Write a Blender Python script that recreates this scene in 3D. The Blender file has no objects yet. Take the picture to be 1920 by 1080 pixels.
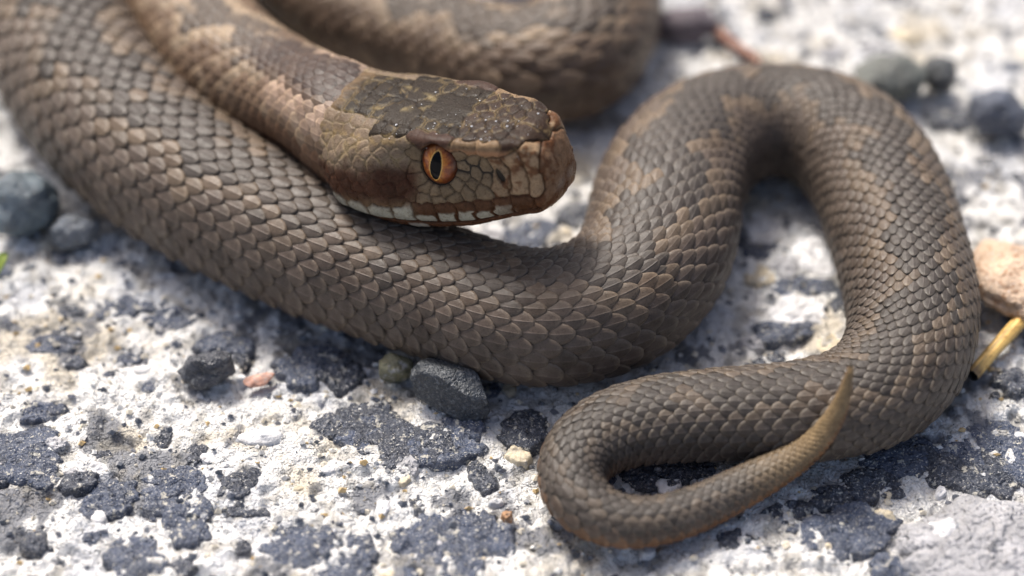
import bpy, math, random
import numpy as np
from mathutils import Vector, Matrix
from mathutils.bvhtree import BVHTree

# ------------------------------------------------------------------ camera, sky, sun, exposure
MM = 0.001                     # everything below is measured in millimetres
sc = bpy.context.scene
COL = sc.collection
PITCH, DIST, LENS = math.radians(46), 160.0, 57.0
CAM = np.array([0, -DIST * math.cos(PITCH), DIST * math.sin(PITCH)])
cd = bpy.data.cameras.new("camera")
cam = bpy.data.objects.new("camera", cd)
COL.objects.link(cam)
cam.location = CAM * MM
cam.rotation_euler = (math.pi / 2 - PITCH, 0, 0)
cd.lens = LENS
cd.sensor_width = 36
cd.clip_start, cd.clip_end = 0.005, 50
cd.dof.use_dof = True
cd.dof.focus_distance = 0.1455
cd.dof.aperture_fstop = 10.0
cd.dof.aperture_blades = 0
sc.camera = cam

SUN_EL, SUN_AZ = math.radians(55), math.radians(-30)      # azimuth clockwise from +Y (away from the camera)
w = bpy.data.worlds.new("World")
sc.world = w
w.use_nodes = True
nt = w.node_tree
sky = nt.nodes.new("ShaderNodeTexSky")
sky.sky_type = 'NISHITA'
sky.sun_disc = False
sky.sun_elevation = SUN_EL
sky.sun_rotation = SUN_AZ % (2 * math.pi)
sky.dust_density = 6.0
sky.air_density = 0.8
sky.ozone_density = 0.6
nt.links.new(sky.outputs[0], nt.nodes["Background"].inputs[0])
nt.nodes["Background"].inputs[1].default_value = 0.058
sd = bpy.data.lights.new("sun", 'SUN')
sd.energy = 1.5
sd.angle = math.radians(13)
sd.color = (1.0, 0.95, 0.88)
sun = bpy.data.objects.new("sun", sd)
COL.objects.link(sun)
to_sun = Vector((math.sin(SUN_AZ) * math.cos(SUN_EL), math.cos(SUN_AZ) * math.cos(SUN_EL), math.sin(SUN_EL)))
sun.rotation_euler = to_sun.to_track_quat('Z', 'Y').to_euler()
sun.location = to_sun * 2
sc.view_settings.view_transform = 'Standard'
sc.view_settings.look = 'None'
sc.view_settings.exposure = 1.5
sc.view_settings.gamma = 1.0
sc.render.engine = 'CYCLES'
sc.cycles.use_denoising = True

# ------------------------------------------------------------------ helpers
rng = np.random.default_rng(7)
FPX = LENS / 36 * 1920
FW = np.array([0, math.cos(PITCH), -math.sin(PITCH)])
RT = np.array([1.0, 0, 0])
UP = np.cross(RT, FW)


def P(px, py, z=0.0):
    """where the line of sight through a point of the photograph meets the height z"""
    d = FW + RT * (px - 960) / FPX + UP * (540 - py) / FPX
    return CAM + d * ((z - CAM[2]) / d[2])


def to_px(X):
    d = X - CAM
    zz = d @ FW
    return 960 + FPX * (d @ RT) / zz, 540 - FPX * (d @ UP) / zz, zz


def hash3(i, j, k, seed=0):
    n = (i.astype(np.int64) * 374761393 + j.astype(np.int64) * 668265263 + k.astype(np.int64) * 2147483647 + seed * 974634777) & 0xffffffff
    n = ((n ^ (n >> 13)) * 1274126177) & 0xffffffff
    n = ((n ^ (n >> 16)) * 2246822519) & 0xffffffff
    return ((n ^ (n >> 15)) & 0xffffff) / float(0xffffff)


def vnoise(p, seed=0):
    p = np.asarray(p, float)
    f = np.floor(p)
    t = p - f
    t = t * t * t * (t * (t * 6 - 15) + 10)
    i, j, k = f[..., 0], f[..., 1], f[..., 2]
    o = 0
    for a in (0, 1):
        for b in (0, 1):
            for c in (0, 1):
                wgt = (t[..., 0] if a else 1 - t[..., 0]) * (t[..., 1] if b else 1 - t[..., 1]) * (t[..., 2] if c else 1 - t[..., 2])
                o = o + wgt * hash3(i + a, j + b, k + c, seed)
    return o * 2 - 1


def fbm(p, octaves=4, seed=0, gain=0.5):
    p = np.asarray(p, float)
    o, a = 0, 1.0
    for q in range(octaves):
        o = o + a * vnoise(p, seed + q * 17)
        p = p * 2.03 + 11.3
        a *= gain
    return o


def sstep(a, b, x):
    t = np.clip((x - a) / (b - a), 0, 1)
    return t * t * (3 - 2 * t)


def mix(a, b, t):
    t = np.asarray(t)[..., None]
    return np.asarray(a) * (1 - t) + np.asarray(b) * t


def mesh_data(name, verts, faces, mat, pig=None, smooth=True):
    """verts in mm; faces an (n,k) int array or list; pig = pigment per vertex"""
    me = bpy.data.meshes.new(name)
    v = np.asarray(verts, float) * MM
    faces = np.asarray(faces, np.int32) if not isinstance(faces, list) else faces
    if isinstance(faces, np.ndarray):
        nf, k = faces.shape
        me.vertices.add(len(v))
        me.vertices.foreach_set("co", v.astype(np.float32).ravel())
        me.loops.add(nf * k)
        me.loops.foreach_set("vertex_index", faces.ravel())
        me.polygons.add(nf)
        me.polygons.foreach_set("loop_start", np.arange(0, nf * k, k, dtype=np.int32))
        me.polygons.foreach_set("use_smooth", np.full(nf, smooth))
        me.update(calc_edges=True)
        me.validate()
    else:
        me.from_pydata(v.tolist(), [], faces)
        for p in me.polygons:
            p.use_smooth = smooth
    if pig is not None:
        at = me.color_attributes.new("pigment", 'FLOAT_COLOR', 'POINT')
        c = np.ones((len(v), 4), np.float32)
        c[:, :3] = pig
        at.data.foreach_set("color", c.ravel())
    me.materials.append(mat)
    return me


def link(name, me, parent=None, loc=None):
    o = bpy.data.objects.new(name, me)
    COL.objects.link(o)
    if loc is not None:
        o.location = Vector(np.asarray(loc, float) * MM)
    if parent is not None:
        o.parent = parent
    return o


def tag(o, label=None, cat=None, group=None, kind=None):
    for k, v in (("label", label), ("category", cat), ("group", group), ("kind", kind)):
        if v:
            o[k] = v
    return o


def material(name, base=(.5, .5, .5), rough=.5, spec=.5, pig=False, mottle=None, bump=None, coat=0, rough_var=0, sss=0):
    """mottle = list of (scale per mm, strength, colour); bump = list of (scale per mm, height mm)"""
    m = bpy.data.materials.new(name)
    m.use_nodes = True
    t = m.node_tree
    b = t.nodes["Principled BSDF"]
    b.inputs["Roughness"].default_value = rough
    b.inputs["Specular IOR Level"].default_value = spec
    b.inputs["Coat Weight"].default_value = coat
    b.inputs["Coat Roughness"].default_value = .04
    geo = t.nodes.new("ShaderNodeNewGeometry")
    if pig:
        at = t.nodes.new("ShaderNodeAttribute")
        at.attribute_name = "pigment"
        col = at.outputs["Color"]
    else:
        r = t.nodes.new("ShaderNodeRGB")
        r.outputs[0].default_value = (*base, 1)
        col = r.outputs[0]
    for scale, lo, hi, c in (mottle or []):
        n = t.nodes.new("ShaderNodeTexNoise")
        n.inputs["Scale"].default_value = scale / MM
        n.inputs["Detail"].default_value = 4
        n.inputs["Roughness"].default_value = .65
        t.links.new(geo.outputs["Position"], n.inputs["Vector"])
        mr = t.nodes.new("ShaderNodeMapRange")
        mr.interpolation_type = 'SMOOTHSTEP'
        mr.inputs["From Min"].default_value = lo
        mr.inputs["From Max"].default_value = hi
        t.links.new(n.outputs["Fac"], mr.inputs["Value"])
        mx = t.nodes.new("ShaderNodeMix")
        mx.data_type = 'RGBA'
        mx.blend_type = 'MIX' if len(c) == 3 else 'MULTIPLY'
        t.links.new(mr.outputs[0], mx.inputs["Factor"])
        t.links.new(col, mx.inputs["A"])
        mx.inputs["B"].default_value = (*c[:3], 1)
        col = mx.outputs["Result"]
    t.links.new(col, b.inputs["Base Color"])
    if rough_var:
        n = t.nodes.new("ShaderNodeTexNoise")
        n.inputs["Scale"].default_value = 1.3 / MM
        n.inputs["Detail"].default_value = 3
        t.links.new(geo.outputs["Position"], n.inputs["Vector"])
        mr = t.nodes.new("ShaderNodeMapRange")
        mr.inputs["From Min"].default_value = .3
        mr.inputs["From Max"].default_value = .7
        mr.inputs["To Min"].default_value = rough - rough_var
        mr.inputs["To Max"].default_value = rough + rough_var
        t.links.new(n.outputs["Fac"], mr.inputs["Value"])
        t.links.new(mr.outputs[0], b.inputs["Roughness"])
    last = None
    for scale, h in (bump or []):
        n = t.nodes.new("ShaderNodeTexNoise")
        n.inputs["Scale"].default_value = scale / MM
        n.inputs["Detail"].default_value = 3
        t.links.new(geo.outputs["Position"], n.inputs["Vector"])
        bp = t.nodes.new("ShaderNodeBump")
        bp.inputs["Strength"].default_value = 1
        bp.inputs["Distance"].default_value = h * MM
        t.links.new(n.outputs["Fac"], bp.inputs["Height"])
        if last:
            t.links.new(last, bp.inputs["Normal"])
        last = bp.outputs[0]
    if last:
        t.links.new(last, b.inputs["Normal"])
    return m


def cubic(xk, yk, x):
    """natural cubic spline, yk may be (n,d)"""
    xk = np.asarray(xk, float)
    yk = np.asarray(yk, float)
    one = yk.ndim == 1
    if one:
        yk = yk[:, None]
    n = len(xk)
    h = np.diff(xk)
    A = np.eye(n)
    B = np.zeros_like(yk)
    for i in range(1, n - 1):
        A[i, i - 1:i + 2] = h[i - 1], 2 * (h[i - 1] + h[i]), h[i]
        B[i] = 6 * ((yk[i + 1] - yk[i]) / h[i] - (yk[i] - yk[i - 1]) / h[i - 1])
    M = np.linalg.solve(A, B)
    x = np.asarray(x, float)
    i = np.clip(np.searchsorted(xk, x) - 1, 0, n - 2)
    a = ((xk[i + 1] - x) / h[i])[:, None]
    b = ((x - xk[i]) / h[i])[:, None]
    hh = h[i][:, None]
    o = a * yk[i] + b * yk[i + 1] + ((a ** 3 - a) * M[i] + (b ** 3 - b) * M[i + 1]) * hh * hh / 6
    return o[:, 0] if one else o


def gauss(a, sig):
    n = int(3 * sig) + 1
    k = np.exp(-.5 * (np.arange(-n, n + 1) / sig) ** 2)
    k /= k.sum()
    p = np.concatenate([np.repeat(a[:1], n, 0), a, np.repeat(a[-1:], n, 0)])
    return np.stack([np.convolve(p[:, c], k, 'valid') for c in range(a.shape[1])], -1)


def grid_faces(ni, nj, wrap=False):
    i, j = np.meshgrid(np.arange(ni - 1), np.arange(nj if wrap else nj - 1), indexing='ij')
    j2 = (j + 1) % nj
    return np.stack([i * nj + j, i * nj + j2, (i + 1) * nj + j2, (i + 1) * nj + j], -1).reshape(-1, 4)


# ------------------------------------------------------------------ materials
M_GROUND = material("cement", pig=True, rough=.42, spec=.55, rough_var=.2,
                    mottle=[(2.2, .60, .70, (.34, .33, .30)), (5.5, .62, .69, (.10, .105, .12)), (3.3, .62, .72, (.52, .42, .25))],
                    bump=[(1.1, .9), (4.5, .4)])
M_STONE = material("basalt", pig=True, rough=.28, spec=.8, rough_var=.14,
                   mottle=[(3.5, .54, .64, (.20, .215, .25)), (2.2, .58, .70, (.025, .027, .033)), (1.1, .60, .64, (.52, .50, .44)), (4.2, .61, .65, (.66, .64, .60))],
                   bump=[(1.6, .5), (6, .25)])
M_PEBBLE = material("pebble_stone", pig=True, rough=.36, spec=.6, rough_var=.14,
                    mottle=[(3.0, .52, .66, (.17, .18, .19)), (1.6, .56, .72, (.03, .033, .036)), (8.0, .68, .72, (.55, .55, .5))], bump=[(1.3, .5), (4.5, .25)])
M_TAN = material("tan_stone", pig=True, rough=.55, spec=.4, mottle=[(1.4, .5, .68, (.30, .15, .07)), (2.6, .6, .66, (.55, .52, .50)), (3.3, .62, .68, (.12, .09, .10))], bump=[(1.2, .5), (4, .2)])
M_ROCK = material("grey_rock", pig=True, rough=.6, spec=.4, mottle=[(.5, .45, .7, (.42, .42, .44)), (2.4, .58, .68, (.12, .12, .135)), (5, .6, .66, (.5, .49, .47))], bump=[(.7, 1.2), (2.4, .5)])
M_PALE = material("pale_stone", pig=True, rough=.6, spec=.4, rough_var=.1,
                  mottle=[(1.2, .5, .75, (.42, .41, .40)), (4.5, .62, .7, (.2, .19, .18))], bump=[(.9, .4), (4, .1)])
M_GRIT = material("grit", pig=True, rough=.22, spec=.7)
M_SKIN = material("skin", pig=True, rough=.6, spec=.3)
M_SCALE = material("scale_keratin", pig=True, rough=.40, spec=.30, rough_var=.1,
                   mottle=[(5.0, .48, .72, (.62, .58, .55, 1)), (14, .55, .7, (.7, .66, .62, 1)), (.28, .5, .72, (.72, .68, .66, 1)), (6.5, .69, .74, (.40, .36, .31))], bump=[(9, .04)])
M_HEAD = material("head_keratin", pig=True, rough=.31, spec=.10, rough_var=.12,
                  mottle=[(4.0, .48, .72, (.58, .53, .5, 1)), (11, .55, .7, (.66, .62, .58, 1))], bump=[(6, .06)])
M_EYE = material("iris", pig=True, rough=.3, spec=.2, coat=.55, mottle=[(7, .45, .7, (.55, .4, .3, 1))])
M_PUPIL = material("pupil_black", base=(.004, .004, .005), rough=.15, spec=.08, coat=.04)
M_STRAW = material("straw", pig=True, rough=.45, spec=.45, mottle=[(2.5, .5, .7, (.6, .52, .45, 1))], bump=[(3, .06)])

# ------------------------------------------------------------------ the ground
def axis(lo, hi, step, far):
    a = list(np.arange(lo, hi + step / 2, step))
    g, x = step, hi
    while x < far:
        g *= 1.35
        x += g
        a.append(x)
    g, x = step, lo
    while x > -far:
        g *= 1.35
        x -= g
        a.insert(0, x)
    return np.array(a)


def ground_height(x, y):
    p = np.stack([x, y, np.zeros_like(x)], -1)
    base = .55 * fbm(p / 11, 3, 3) + .28 * fbm(p / 3.2, 3, 9)
    pit = sstep(.25, .75, fbm(p / 2.1, 3, 21)) * -.55
    crumb = sstep(.1, .7, fbm(p / 1.0, 3, 33)) * .34 + .10 * fbm(p / .55, 2, 35)
    return np.clip(base + pit + crumb - .55, -2.2, .35)


gx = axis(-66, 66, .24, 4000)
gy = axis(-40, 62, .24, 4000)
GX, GY = np.meshgrid(gx, gy, indexing='ij')
GZ = ground_height(GX, GY)
p = np.stack([GX, GY, GZ], -1)
cem = np.array([.86, .855, .835])
n1 = fbm(p * [1, 1, 0] / 6, 4, 51)
n2 = fbm(p * [1, 1, 0] / 1.6, 3, 61)
gc = mix(np.broadcast_to(cem, p.shape), [.62, .54, .40], sstep(.25, .9, n1) * .7)
gc = mix(gc, [.70, .72, .76], sstep(.2, .8, -n1) * .7)
gc = mix(gc, [.13, .14, .17], sstep(.50, .66, fbm(p * [1, 1, 0] / 4.2, 4, 77)) * .85)
gc = mix(gc, [.33, .31, .27], sstep(.3, .8, n2) * .6)
gv = p.reshape(-1, 3)
ground = link("ground", mesh_data("ground", gv, grid_faces(len(gx), len(gy)), M_GROUND, gc.reshape(-1, 3)))
tag(ground, "pale cement ground set with dark stone chips", kind="structure")


def embedded_stone(px, py, wpx, hpx, rise, kind='dark', seed=0, rot=0.0):
    """a worn stone set in the cement: uneven flat-topped lump, its foot below the surface"""
    c = P(px, py, 0)
    mmpx = to_px(c)[2] / FPX
    rx, ry = wpx / 2 * mmpx, hpx / 2 * mmpx / math.sin(PITCH)
    big = max(rx, ry)
    na, nr = (72, 20) if big > 2.2 else ((36, 11) if big > 1 else (14, 5))
    a = np.linspace(0, 2 * math.pi, na, endpoint=False)
    t = np.linspace(0, 1, nr + 1)[1:]
    A, T = np.meshgrid(a, t)
    q = np.stack([np.cos(A) * 1.3, np.sin(A) * 1.3, np.full_like(A, seed * 3.7)], -1)
    out = 1 + .30 * fbm(q, 3, seed) + .10 * fbm(q * 4, 3, seed + 5)
    x, y = np.cos(A) * T * out * rx, np.sin(A) * T * out * ry
    cr, sr = math.cos(rot), math.sin(rot)
    x, y = x * cr - y * sr, x * sr + y * cr
    prof = rise * .62 * (1 - T ** 4) - 1.1 * sstep(.86, 1, T)
    pos = np.stack([x, y, np.zeros_like(x)], -1) + c
    rough = min(.35, big * .12)
    z = prof + rough * fbm(pos / max(.5, big * .45), 3, seed + 40) * (1.1 - T) + .16 * fbm(pos / .7, 3, seed + 50)
    v = np.stack([x, y, z], -1).reshape(-1, 3)
    v = np.concatenate([[[0, 0, rise + rough * .2]], v])
    f = [(0, 1 + k, 1 + (k + 1) % na) for k in range(na)]
    f += [tuple(int(u) + 1 for u in q_) for q_ in grid_faces(nr, na, True)[:, [0, 3, 2, 1]]]
    base = {'dark': [.042, .051, .074], 'slate': [.060, .078, .125], 'white': [.70, .70, .71], 'cream': [.60, .52, .38],
            'grey': [.42, .42, .44], 'rust': [.42, .24, .13]}[kind]
    tone = 1 + .25 * fbm(v / 1.4, 3, seed + 9)[:, None]
    zc = float(ground_height(np.array([c[0]]), np.array([c[1]]))[0])
    me = mesh_data("stone", v, f, M_STONE if kind in ('dark', 'slate') else (M_ROCK if kind == 'grey' else M_PALE), np.array(base) * tone)
    return link("stone", me, ground, (c[0], c[1], max(zc, -.5)))


STONES = [
    (1855, 1040, 400, 180, 2.6, 'grey', -.15), (1790, 1000, 150, 60, 2.2, 'white', .2), (1890, 985, 150, 60, 2.4, 'grey', .1),
    (700, 812, 210, 80, .5, 'slate', -.1), (820, 842, 170, 60, .5, 'slate', .1), (40, 850, 150, 90, .5, 'slate', .2), (330, 925, 150, 80, .6, 'slate', .1), (210, 925, 120, 60, .5, 'slate', .2),
    (600, 1040, 220, 110, .6, 'slate', 0), (860, 1020, 200, 110, .6, 'slate', .1), (1740, 850, 280, 90, .5, 'slate', -.2), (1600, 985, 200, 90, .5, 'slate', .1), (1870, 840, 160, 110, .5, 'slate', -.4),
    (1440, 480, 110, 70, .4, 'slate', .2), (1490, 530, 120, 50, .3, 'slate', .1), (1470, 620, 130, 40, .3, 'slate', 0), (1570, 560, 60, 80, .3, 'dark', .2), (1000, 430, 120, 60, .4, 'slate', .1), (1080, 400, 80, 60, .4, 'dark', .1),
    (1230, 880, 180, 50, .3, 'dark', .1), (230, 570, 120, 50, .4, 'slate', .1), (90, 640, 110, 40, .3, 'slate', 0), (420, 640, 120, 50, .4, 'slate', .1), (580, 670, 150, 60, .4, 'slate', .2),  # px, py, width, height, rise, kind, rot
    (75, 765, 92, 34, .35, 'slate', .2), (66, 805, 80, 40, .4, 'dark', .1), (22, 868, 112, 60, .5, 'dark', .2), (80, 890, 74, 46, .4, 'slate', .3),
    (190, 848, 38, 24, .3, 'dark', 0), (150, 902, 84, 34, .4, 'dark', .4), (182, 942, 92, 58, .5, 'slate', .1), (327, 898, 112, 56, .6, 'slate', -.1),
    (347, 968, 104, 86, .5, 'slate', .3), (452, 905, 92, 52, .5, 'dark', .1), (367, 848, 50, 44, .4, 'dark', 0), (300, 812, 62, 38, .3, 'dark', .4),
    (250, 1042, 134, 74, .7, 'slate', -.2), (66, 1012, 62, 42, .5, 'dark', 0), (462, 948, 104, 32, .3, 'dark', 0), (588, 1032, 176, 100, .7, 'slate', .1),
    (617, 790, 66, 46, .4, 'dark', .2), (690, 800, 150, 84, .5, 'dark', -.2), (790, 828, 190, 100, .55, 'dark', .1), (872, 800, 90, 60, .4, 'slate', 0),
    (985, 800, 120, 74, .5, 'dark', .1), (906, 890, 58, 66, .5, 'dark', .3), (908, 1004, 118, 86, .7, 'slate', .2), (800, 1012, 136, 100, .6, 'slate', -.1),
    (781, 946, 42, 56, .3, 'dark', .2), (688, 1042, 54, 40, .4, 'slate', 0), (700, 760, 70, 34, .3, 'dark', .2),
    (1770, 870, 200, 74, .6, 'dark', -.3), (1640, 900, 130, 56, .4, 'dark', .1), (1860, 880, 120, 90, .5, 'dark', -.4), (1548, 1000, 118, 96, .5, 'slate', .2),
    (1668, 1062, 110, 46, .5, 'slate', 0), (1480, 955, 110, 50, .4, 'dark', .2), (1380, 1010, 90, 44, .35, 'dark', .1), (1560, 925, 100, 40, .4, 'dark', 0),
    (1895, 716, 70, 54, .6, 'dark', 0), (1200, 890, 70, 36, .35, 'dark', 0), (1290, 868, 120, 30, .3, 'dark', 0), (1250, 905, 50, 28, .3, 'white', .2),
    (322, 592, 112, 48, .4, 'slate', 0), (448, 655, 44, 62, .5, 'dark', .3), (560, 700, 70, 44, .35, 'slate', .2), (640, 690, 110, 56, .4, 'dark', .1),
    (130, 578, 66, 24, .4, 'dark', 0), (265, 660, 30, 18, .3, 'dark', 0), (138, 670, 44, 24, .3, 'dark', 0), (240, 668, 50, 24, .3, 'slate', 0),
    (1440, 432, 90, 86, .5, 'white', .3), (1532, 468, 82, 84, .6, 'white', .5), (1500, 580, 112, 74, .5, 'white', .2), (1470, 500, 60, 50, .4, 'grey', 0),
    (1425, 520, 60, 40, .3, 'cream', 0), (1410, 640, 50, 34, .4, 'grey', 0), (1560, 640, 66, 40, .4, 'cream', 0), (1455, 665, 44, 26, .3, 'dark', 0),
    (1790, 216, 100, 44, .6, 'dark', -.4), (1640, 85, 60, 30, .5, 'grey', 0), (1560, 90, 60, 36, .4, 'grey', .2), (1700, 60, 70, 30, .4, 'cream', 0),
    (1440, 20, 40, 26, .5, 'dark', .2), (1850, 300, 60, 26, .4, 'dark', 0), (1900, 120, 50, 26, .4, 'slate', 0),
    (950, 960, 26, 18, .5, 'rust', .2), (1660, 965, 44, 36, .6, 'cream', 0), (930, 936, 30, 14, .5, 'white', 0), (614, 882, 34, 20, .3, 'white', 0),
    (490, 822, 80, 34, .5, 'white', .1), (1060, 430, 24, 14, .5, 'cream', 0), (1000, 450, 70, 40, .4, 'slate', .2), (1060, 465, 60, 30, .5, 'dark', 0),
    (920, 440, 70, 36, .4, 'grey', 0),
]
for k, (px, py, ww, hh, rise, kind, rot) in enumerate(STONES):
    embedded_stone(px, py, ww, hh, rise, kind, k + 1, rot)
ra = random.Random(11)
cnt = 0
while cnt < 190:                                    # the smaller chips set between the large stones
    px, py = ra.uniform(-60, 1980), ra.uniform(-40, 1130)
    s = ra.choice([14, 18, 22, 28, 36, 46])
    embedded_stone(px, py, s * ra.uniform(.8, 1.5), s * ra.uniform(.5, .9), ra.uniform(.15, .4),
                   ra.choice(['dark', 'dark', 'slate', 'slate', 'white', 'white', 'grey', 'cream']), 200 + cnt, ra.uniform(-.6, .6))
    cnt += 1

# loose grains lying all over the cement, too many to count
NG = 15000
cx, cy = rng.uniform(-64, 64, NG), rng.uniform(-38, 60, NG)
sz = .08 + .40 * rng.random(NG) ** 3.5
octa = np.array([[1, 0, 0], [0, 1, 0], [-1, 0, 0], [0, -1, 0], [0, 0, .8], [0, 0, -.8], [.6, .6, .4], [-.6, .5, .4]])
of = np.array([[0, 6, 4], [6, 1, 4], [1, 7, 4], [7, 2, 4], [2, 3, 4], [3, 0, 4], [0, 1, 6], [1, 2, 7], [1, 0, 5], [2, 1, 5], [3, 2, 5], [0, 3, 5]])
V = octa[None] * (1 + .45 * (rng.random((NG, 8, 1)) - .5)) * sz[:, None, None]
ang = rng.uniform(0, 6.28, NG)
ca, sa = np.cos(ang)[:, None], np.sin(ang)[:, None]
V = np.stack([V[..., 0] * ca - V[..., 1] * sa, (V[..., 0] * sa + V[..., 1] * ca) * rng.uniform(.5, 1, NG)[:, None], V[..., 2]], -1)
cz = ground_height(cx, cy) + sz * .25
V += np.stack([cx, cy, cz], -1)[:, None]
pal = np.array([[.78, .77, .74], [.72, .66, .54], [.10, .11, .13], [.16, .17, .2], [.55, .40, .2], [.4, .4, .4]])
gcol = pal[rng.choice(6, NG, p=[.34, .16, .2, .14, .07, .09])]
tag(link("gravel", mesh_data("gravel", V.reshape(-1, 3), (of[None] + (np.arange(NG) * 8)[:, None, None]).reshape(-1, 3), M_GRIT,
         np.repeat(gcol, 8, 0), smooth=False)), "fine pale and dark sand grains strewn over the cement", "sand grains", kind="stuff")

# ------------------------------------------------------------------ the snake: one surface from tail tip to snout
HEAD_POS = P(684, 264, 14.0)
HY, HP, HR = math.radians(-29), math.radians(-9), math.radians(0)
cyy, syy, cpp, spp, crr, srr = math.cos(HY), math.sin(HY), math.cos(HP), math.sin(HP), math.cos(HR), math.sin(HR)
HROT = np.array([[cyy, -syy, 0], [syy, cyy, 0], [0, 0, 1]]) @ np.array([[cpp, 0, spp], [0, 1, 0], [-spp, 0, cpp]]) @ np.array([[1, 0, 0], [0, crr, -srr], [0, srr, crr]])


def H(X):
    return np.asarray(X, float) @ HROT.T + HEAD_POS


PATH = [  # px, py, width in px, height of the centre (None = lying on the ground)
    (1595, 680, 5, 12.6), (1592, 718, 18, 11.2), (1577, 768, 34, 8.4), (1537, 832, 49, 4.6), (1442, 886, 69, 2.4), (1348, 936, 80, None), (1250, 977, 86, None),
    (1155, 985, 96, None), (1083, 953, 110, None), (1057, 897, 124, None), (1082, 838, 138, None), (1150, 800, 150, None),
    (1250, 782, 162, None), (1370, 776, 172, None), (1500, 772, 182, None), (1620, 748, 205, None), (1695, 682, 226, None), (1715, 590, 236, None),
    (1694, 480, 238, None), (1660, 375, 238, None), (1633, 315, 233, None), (1560, 246, 224, None), (1448, 222, 208, None), (1339, 247, 228, None), (1266, 323, 260, None),
    (1244, 410, 280, None), (1226, 488, 276, None), (1140, 570, 262, None), (1000, 600, 254, None), (850, 556, 250, None), (700, 505, 254, None),
    (560, 446, 264, None), (420, 376, 272, None), (300, 300, 278, None), (195, 200, 280, None), (122, 85, 278, None), (72, -50, 272, None),
    (0, -200, 262, None), (10, -400, 250, None), (200, -560, 235, None), (480, -540, 225, None), (680, -380, 220, None), (810, -220, 215, None), (960, -170, 210, None),
    (1085, -110, 215, None), (1122, -20, 222, None), (1106, 66, 236, None), (1050, 120, 238, None), (962, 124, 218, None), (858, 90, 196, None), (720, 44, 184, None),
    (602, -24, 192, None), (522, -112, 195, None), (470, -220, 195, 6.0), (380, -320, 190, 6.5), (272, -308, 192, 7.5), (232, -190, 198, 8.0), (285, -65, 205, 8.0), (360, 36, 212, 8.2), (446, 124, 208, 10.4)]
FLAT = .88
ctr, rad = [], []
for px, py, wpx, z in PATH:
    z0 = 5.0 if z is None else z
    for it in range(4):
        X = P(px, py, z0)
        r = wpx / 2 * to_px(X)[2] / FPX
        if z is None:
            z0 = r * .86
    ctr.append(P(px, py, z0))
    rad.append(r)
ctr += [P(550, 176, 12.4), H((-5, 1.3, 1.9))]
rad += [5.1, 4.8]
ctr, rad = np.array(ctr), np.array(rad)
chord = np.concatenate([[0], np.cumsum(np.linalg.norm(np.diff(ctr, axis=0), axis=1) ** .75)])
tt = np.linspace(0, chord[-1], 6000)
dense = cubic(chord, np.c_[ctr, rad], tt)
al = np.concatenate([[0], np.cumsum(np.linalg.norm(np.diff(dense[:, :3], axis=0), axis=1))])
mark = np.interp(chord, tt, al)                    # arc length at every path point
STEP = .4
S = np.arange(0, al[-1], STEP)
line = np.stack([np.interp(S, al, dense[:, c]) for c in range(4)], -1)
sm = gauss(line, 7)
sm[:3], sm[-3:] = line[:3], line[-3:]
line = sm
NB = len(S)
MR = 96
TH = -math.pi + 2 * math.pi * np.arange(MR) / MR
T = np.gradient(line[:, :3], axis=0)
T /= np.linalg.norm(T, axis=1)[:, None]
side = np.cross(T, [0, 0, 1.0])
side /= np.linalg.norm(side, axis=1)[:, None]
# near the head the frame turns into the head's own
hs = -HROT[:, 1]
wgt = sstep(S[-1] - 16, S[-1] - 1, S)[:, None]
side = side * (1 - wgt) + hs * wgt
side -= (side * T).sum(1)[:, None] * T
side /= np.linalg.norm(side, axis=1)[:, None]
upv = np.cross(side, T)
# a rounded section, a little flat on the belly
sx = np.sign(np.sin(TH)) * np.abs(np.sin(TH)) ** .92
cz_ = np.cos(TH)
cz_ = np.where(cz_ < 0, -np.abs(cz_) ** .75 * .86, cz_ * .94)
r_ = line[:, 3][:, None, None]
BODY = line[:, None, :3] + r_ * (side[:, None] * sx[None, :, None] + upv[:, None] * cz_[None, :, None])

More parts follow.
